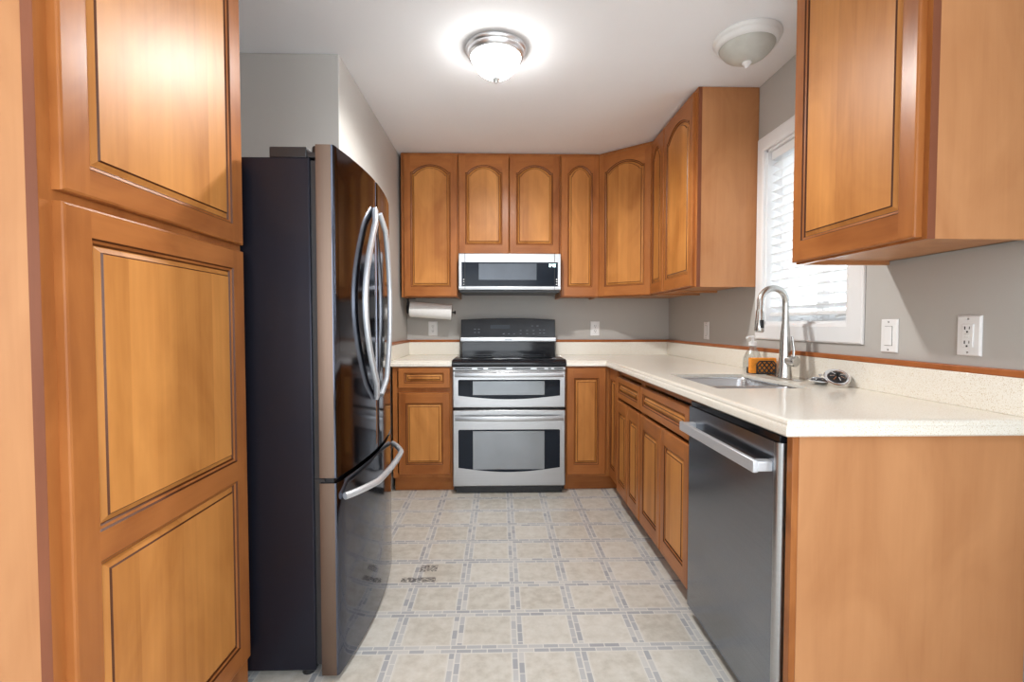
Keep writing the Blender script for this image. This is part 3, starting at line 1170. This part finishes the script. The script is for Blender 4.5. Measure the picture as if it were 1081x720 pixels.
def oven_door(z0, z1, hz, gz0, gz1, sag, wz0, wz1, nm):
    b = MB()
    b.box(RX0, RX1, RYF, RYF + .045, z0, z1)
    d = b.build(nm, M['steel'], rg, o_, bevel=.006, seg=3)
    g0, g1 = -.275, .394
    n = 20
    b = MB()
    poly = [(g0 + .006, gz1), (g0, gz1 - .006)]
    poly += [(g0 + (g1 - g0) * k / n, gz0 - sag * math.sin(PI * k / n)) for k in range(n + 1)]
    poly += [(g1, gz1 - .006), (g1 - .006, gz1)]
    b.prism_y(poly, RYF - .003, RYF + .01)
    g = b.build('door_glass', M['oven_glass'], d, o_, bevel=.001)
    b = MB()
    w0, w1 = -.180, .292
    b.box(w0, w1, RYF - .0042, RYF + .005, wz0, wz1)
    b.build('oven_window', M['oven_window'], d, o_, bevel=.001)
    b = MB()
    path = []
    for k in range(17):
        u = k / 16
        path.append((RX0 + .018 + (RX1 - RX0 - .036) * u, RYF - .030 - .018 * math.sin(PI * u), hz))
    b.tube(path, .009, .0155, n=16, square=True)
    for x_ in (RX0 + .035, RX1 - .035):
        b.box(x_ - .014, x_ + .014, RYF - .034, RYF + .004, hz - .012, hz + .012)
    b.build('door_handle', M['steel'], d, o_, smooth=45)
    return d


oven_door(.576, .820, .797, .656, .761, .024, .660, .752, 'upper_oven_door')
oven_door(.055, .562, .512, .180, .432, .030, .168, .423, 'lower_oven_door')

# ------------------------------------------------------------------ microwave
mx0, mx1, my, mz0, mz1 = -.292, .429, 3.42, 1.366, 1.368 + .252
mw = thing('microwave', 'low stainless microwave hood over the range', 'microwave', ((mx0 + mx1) / 2, 3.62, mz0))
o_ = tuple(mw.location)
mz1 = 1.369 + .001 + .25
# front sits below the short cabinet: its front face projects beyond the doors
b = MB()
b.box(mx0 + .006, mx1 - .006, my + .035, 3.855, 1.352, 1.371)
b.box(mx0 + .004, mx1 - .004, my + .09, 3.855, 1.366, 1.620)
b.build('casing', M['black'], mw, o_)
b = MB()
b.box(mx0, mx1, my + .004, my + .098, 1.366, 1.622)
b.build('door_shell', M['steel'], mw, o_, bevel=.004)
b = MB()
b.box(mx0 + .022, mx1 - .022, my, my + .02, 1.392, 1.560)
dg_ = b.build('door_glass', M['oven_glass'], mw, o_, bevel=.001)
b = MB()
b.box(-.150, .256, my - .0015, my + .01, 1.436, 1.550)
b.build('window', M['mw_window'], dg_, o_)
b = MB()
b.box(mx0 + .001, mx1 - .001, my - .003, my + .01, 1.374, 1.391)
b.build('lower_trim', M['steel'], mw, o_, bevel=.002)
b = MB()
for x_ in (mx0 + .046, mx1 - .046):
    b.box(x_ - .0012, x_ + .0012, my - .0035, my + .01, 1.367, 1.621)
build_split(b, 'door_seam', M['slot'], mw, o_)
SEG = {'1': 'bc', '4': 'fgbc', '0': 'abcdef', '3': 'abgcd'}
b = MB()


def digit(ch, x, z, s):
    h, ww, th = s, s * .55, s * .16
    S = {'a': (0, ww, h - th, h), 'd': (0, ww, 0, th), 'g': (0, ww, h / 2 - th / 2, h / 2 + th / 2), 'b': (ww - th, ww, h / 2, h), 'c': (ww - th, ww, 0, h / 2), 'e': (0, th, 0, h / 2), 'f': (0, th, h / 2, h)}
    for k in SEG[ch]:
        a_ = S[k]
        b.box(x + a_[0], x + a_[1], my - .0016, my + .002, z + a_[2], z + a_[3])


for ch_, x_ in (('3', .344), ('4', .362), ('0', .378)):
    b = MB()
    digit(ch_, x_, 1.527, .021)
    b.build('clock_digit', M['digit'], dg_, o_)
b = MB()
for z_ in (1.436, 1.420, 1.402):
    b.box(.394, .402, my - .0012, my + .002, z_, z_ + .007)
    b.box(mx0 + .034, mx0 + .040, my - .0012, my + .002, z_, z_ + .005)
build_split(b, 'button_mark', M['white_plastic'], dg_, o_)

# ------------------------------------------------------------------ refrigerator
FY0, FY1 = 1.502, 2.245
fr = thing('refrigerator', 'tall dark stainless french-door refrigerator beside the pantry', 'refrigerator', (-.95, 1.87, 0))
o_ = tuple(fr.location)
b = MB()
b.box(-1.30, -.578, FY0, FY1, .035, 1.628)
b.build('cabinet_body', M['fridge_side'], fr, o_, bevel=.004)
b = MB()
b.box(-.578, -.560, FY0 + .008, FY1 - .008, .05, 1.620)
b.build('door_gasket', M['black'], fr, o_)
SEAM = 1.885


def front_x(y):
    u = (y - (FY0 + FY1) / 2) / ((FY1 - FY0) / 2)
    return -.507 + .032 * (1 - u * u)


def fdoor(nm, y0, y1, z0, z1):
    b = MB()
    n = 14
    r = .007
    poly = [(-.560, y0), (front_x(y0) - r, y0), (front_x(y0) - r * .3, y0 + r * .3)]
    for k in range(n + 1):
        y = y0 + r + (y1 - y0 - 2 * r) * k / n
        poly.append((front_x(y), y))
    poly += [(front_x(y1) - r * .3, y1 - r * .3), (front_x(y1) - r, y1), (-.560, y1)]
    b.prism(poly, z0, z1)
    m = len(poly)
    # side returns get the brown with the wood reflection painted in
    for i in range(m):
        pass
    b.m = [0] * len(b.f)
    b.m[0] = 1
    b.m[m - 2] = 1
    return b.build(nm, [M['black_steel'], M['black_steel_reflection']], fr, o_, smooth=25)


d1 = fdoor('fridge_door', FY0, SEAM - .0025, .645, 1.667)
d2 = fdoor('fridge_door', SEAM + .0025, FY1, .645, 1.667)
d3 = fdoor('freezer_drawer', FY0, FY1, .018, .628)
b = MB()
b.box(-.560, -.520, FY0 + .012, FY1 - .012, .624, .650)
b.build('drawer_gap', M['black'], fr, o_)


def fhandle(parent, ye, ym, sgn):
    b = MB()
    path = []
    z0, z1 = .845, 1.552
    for k in range(25):
        u = k / 24
        s_ = math.sin(PI * u)
        y = ye + (ym - ye) * s_ ** .9
        base_ = front_x(y)
        x = base_ + .006 + .014 * min(1, s_ * 4)
        path.append((x, y, z0 + (z1 - z0) * u))
    b.tube(path, .009, .012, up=(0, 1, 0), n=14, square=True)
    return b.build('door_handle', M['steel_handle'], parent, o_, smooth=45)


fhandle(d1, SEAM - .035, SEAM - .20, -1)
fhandle(d2, SEAM + .035, SEAM + .165, 1)
b = MB()
path = []
for k in range(29):
    u = k / 28
    y = FY0 + .03 + (FY1 - FY0 - .06) * u
    s_ = math.sin(PI * u)
    path.append((front_x(y) + .010 + .050 * min(1, (s_ * 1.6)) ** .8, y, .578))
b.tube(path, .011, .0115, n=14)
b.build('drawer_handle', M['steel_handle'], d3, o_, smooth=50)
b = MB()
b.box(-.700, -.588, FY0 + .004, FY0 + .075, 1.628, 1.661)
b.box(-.600, -.560, FY0 + .010, FY0 + .050, 1.630, 1.648)
build_split(b, 'hinge_cover', M['black'], fr, o_, bevel=.003)
b = MB()
b.lathe([(.009, 1.632), (.012, 1.634), (.012, 1.662), (.010, 1.666)], (-.565, FY0 + .022, 0), n=16)
b.box(-.58, -.545, FY0 + .005, FY0 + .035, .632, .641)
build_split(b, 'hinge', M['black'], fr, o_)
b = MB()
for y_ in (FY0 + .05, FY1 - .05):
    for x_ in (-.62, -1.25):
        b.lathe([(.02, 0), (.02, .036)], (x_, y_, 0), n=12)
build_split(b, 'roller_foot', M['black'], fr, o_)

# ------------------------------------------------------------------ dishwasher
DX, DY0, DY1 = .722, 1.232, 1.824
dw = thing('dishwasher', 'dark slate stainless dishwasher with bar handle', 'dishwasher', (1.0, 1.53, 0))
o_ = tuple(dw.location)
b = MB()
b.box(DX + .03, 1.30, DY0 - .006, SY0 - .02, .05, .838)
b.box(DX + .03, SX0 - .012, SY0 - .02, DY1 + .001, .05, .838)
b.box(SX0 - .012, 1.30, SY0 - .02, DY1 + .001, .05, .66)
b.build('tub', M['black'], dw, o_)
b = MB()
b.box(DX + .075, DX + .10, DY0, DY1, 0, .06)
b.build('toe_kick', M['black'], dw, o_)
b = MB()
r = .020
poly = [(DX + .032, DY1), (DX, DY1)]
for k in range(6):
    a_ = PI / 2 * k / 5
    poly.append((DX + r - r * math.cos(a_), DY0 + r - r * math.sin(a_)))
poly.append((DX + .032, DY0))
b.prism(poly, .042, .812)
m_ = len(poly)
b.m = [0] * len(b.f)
for i in (2, 3, 4, 5, 6, 7):
    if i < m_:
        b.m[i] = 1
dd = b.build('door', [M['dw_steel'], M['steel']], dw, o_, smooth=40)
b = MB()
b.box(DX + .006, DX + .032, DY0 + .004, DY1 - .003, .812, .832)
b.build('control_lip', M['black_gloss'], dw, o_, bevel=.002)
b = MB()
b.box(DX - .052, DX - .037, DY0 + .026, DY1 - .035, .727, .761)
b.box(DX - .040, DX + .002, DY0 + .026, DY0 + .056, .730, .758)
b.box(DX - .040, DX + .002, DY1 - .065, DY1 - .035, .730, .758)
b.build('bar_handle', M['steel_handle'], dd, o_, bevel=.003)

# ------------------------------------------------------------------ paper towel
ph = thing('paper_towel_holder', 'black paper towel holder mounted under the wall cabinet', 'holder', (-.69, 3.70, 1.32))
o_ = tuple(ph.location)
b = MB()
b.tube([(-.700, 3.70, 1.241), (-.345, 3.70, 1.214)], .006, n=12)
b.lathe([(.0, -.349), (.011, -.348), (.013, -.342), (.010, -.337), (.0, -.336)], (0, 3.70, 1.2135), axis='x', n=16)
b.build('rod', M['black'], ph, o_)
b = MB()
b.lathe([(.0, -.705), (.036, -.704), (.038, -.697), (.034, -.691), (.0, -.690)], (0, 3.70, 1.241), axis='x', n=24)
b.box(-.704, -.692, 3.685, 3.715, 1.25, 1.319)
b.box(-.704, -.640, 3.680, 3.720, 1.314, 1.3195)
b.build('end_bracket', M['black'], ph, o_)
b = MB()
ax0, ax1 = Vector((-.680, 3.70, 1.2395)), Vector((-.365, 3.70, 1.2155))
dv_ = (ax1 - ax0).normalized()
sv_ = dv_.cross(Vector((0, 1, 0))).normalized()
rows = []
for u_, r_ in ((0, .021), (0, .056), (.004, .058), (.996, .058), (1, .056), (1, .021), (0, .021)):
    rows.append([ax0 + (ax1 - ax0) * u_ + sv_ * (r_ * math.cos(2 * PI * k / 40)) + Vector((0, 1, 0)) * (r_ * math.sin(2 * PI * k / 40)) for k in range(40)])
b.grid(rows, closed=True)
pr = thing('paper_towel_roll', 'white paper towel roll hanging on the black holder', 'paper towel', tuple((ax0 + ax1) / 2))
b.build('paper', M['paper'], pr, tuple(pr.location), smooth=50)
b = MB()
rows = []
for u_, r_ in ((.002, .0205), (1.002, .0205), (1.002, .018), (.002, .018), (.002, .0205)):
    rows.append([ax0 + (ax1 - ax0) * u_ + sv_ * (r_ * math.cos(2 * PI * k / 24)) + Vector((0, 1, 0)) * (r_ * math.sin(2 * PI * k / 24)) for k in range(24)])
b.grid(rows, closed=True)
b.build('cardboard_core', plain('cardboard', srgb(170, 140, 105), .9), pr, tuple(pr.location))

# ------------------------------------------------------------------ wall plates


def plate(label, loc, rz, kind, w=.072, h=.116, cat='outlet', group=None):
    p = thing('wall_outlet' if kind != 'switch' else 'light_switch', label, cat, loc, rz, group)
    b = MB()
    rows = []
    for o2, yy in ((0, 0), (.0, -.003), (.004, -.0065)):
        rows.append([(-w / 2 + o2, yy, -h / 2 + o2), (w / 2 - o2, yy, -h / 2 + o2), (w / 2 - o2, yy, h / 2 - o2), (-w / 2 + o2, yy, h / 2 - o2)])
    b.grid(rows, closed=True, caps=True)
    b.build('cover_plate', M['white_plastic'], p, smooth=20)
    if kind == 'duplex':
        for s_ in (-1, 1):
            b = MB()
            b.lathe([(.0165, -.010), (.0165, -.0062)], (0, 0, s_ * .0195), axis='y', n=20)
            r_ = b.build('receptacle', M['white_plastic'], p)
            b = MB()
            for x_ in (-.006, .006):
                b.box(x_ - .0014, x_ + .0014, -.0104, -.009, s_ * .0195 - .001, s_ * .0195 + .008)
            b.box(-.0025, .0025, -.0104, -.009, s_ * .0195 - .010, s_ * .0195 - .006)
            build_split(b, 'slot', M['slot'], r_)
    elif kind == 'gfci':
        b = MB()
        b.box(-.0165, .0165, -.0095, -.006, -.0335, .0335)
        r_ = b.build('receptacle', M['white_plastic'], p, bevel=.001)
        b = MB()
        for s_ in (-1, 1):
            z_ = s_ * .0205
            b.box(-.0085, -.0055, -.0100, -.009, z_ - .003, z_ + .006)
            b.box(.0055, .0075, -.0100, -.009, z_ - .002, z_ + .006)
            b.box(-.0025, .0025, -.0100, -.009, z_ - .012, z_ - .007)
        build_split(b, 'slot', M['slot'], r_)
        for z_ in (.003, -.005):
            b = MB()
            b.box(-.008, .006, -.0108, -.009, z_ - .003, z_ + .003)
            b.build('button', M['white_metal'], r_, bevel=.0008)
    else:
        b = MB()
        b.box(-.0165, .0165, -.0070, -.006, -.0335, .0335)
        b.build('switch_frame', M['slot'], p)
        b = MB()
        b.prism_y([(-.0155, -.0325), (.0155, -.0325), (.0155, .0325), (-.0155, .0325)], -.0100, -.006)
        b.build('rocker', M['white_plastic'], p, bevel=.0012)
    b = MB()
    for z_ in ((.048, -.048) if kind != 'duplex' else (0,)):
        b.lathe([(.0028, -.0075), (.0028, -.006)], (0, 0, z_), axis='y', n=10)
    build_split(b, 'screw', M['nickel'], p)
    return p


plate('white outlet on the back wall under the paper towel roll', (-.532, YB - .0005, 1.090), 0, 'duplex')
plate('white outlet on the back wall right of the range', (.757, YB - .0005, 1.090), 0, 'duplex')
plate('white plate on the window wall near the far corner', (XR - .0005, 3.14, 1.083), R90, 'switch', cat='switch')
plate('white rocker switch on the wall just right of the window', (XR - .0005, 1.648, 1.082), R90, 'switch', cat='switch')
plate('white test-button outlet on the wall under the near cabinet', (XR - .0005, 1.362, 1.089), R90, 'gfci')

# ------------------------------------------------------------------ ceiling lights


def flush_light(label, x, y, R, body, dome, depth, fin):
    l = thing('ceiling_light', label, 'ceiling light', (x, y, CEIL), 0)
    b = MB()
    b.lathe([(.0, -.0005), (R * 1.0, -.0005), (R * 1.02, -.008), (R * 1.0, -.016), (R * .955, -.020), (R * .945, -.030), (R * .90, -.040), (R * .84, -.043), (R * .80, -.036)], n=48)
    b.build('rim', M[body], l, smooth=40)
    b = MB()
    pr_ = []
    for k in range(11):
        a_ = PI / 2 * k / 10
        pr_.append((R * .82 * math.cos(a_), -.036 - depth * math.sin(a_) ** 1.15))
    b.lathe(pr_, n=48)
    b.build('glass_dome', M[dome], l, smooth=60)
    b = MB()
    z_ = -.036 - depth
    b.lathe([(.018, z_ + .002), (.020, z_ - .004), (.014, z_ - .012), (.008, z_ - .016), (.007, z_ - .022), (.0, z_ - .026)], n=20)
    b.build('finial', M[fin], l, smooth=50)
    if dome == 'lit':
        sl = bpy.data.lights.new('lamp_bulb', 'SPOT')
        sl.energy = LAMP_SPOT
        sl.spot_size = math.radians(168)
        sl.spot_blend = .5
        sl.shadow_soft_size = .05
        sl.color = (1.0, .985, .96)
        so_ = bpy.data.objects.new('lamp_bulb', sl)
        COL.objects.link(so_)
        so_.parent = l
        so_.location = (0, 0, -.055)
    return l


flush_light('lit flush ceiling light with glowing frosted dome', -.018, 2.215, .134, 'lamp_rim', 'lit', .095, 'lamp_rim')
flush_light('unlit white flush ceiling light near the window', 1.064, 2.105, .135, 'white_metal', 'frost', .070, 'white_plastic')
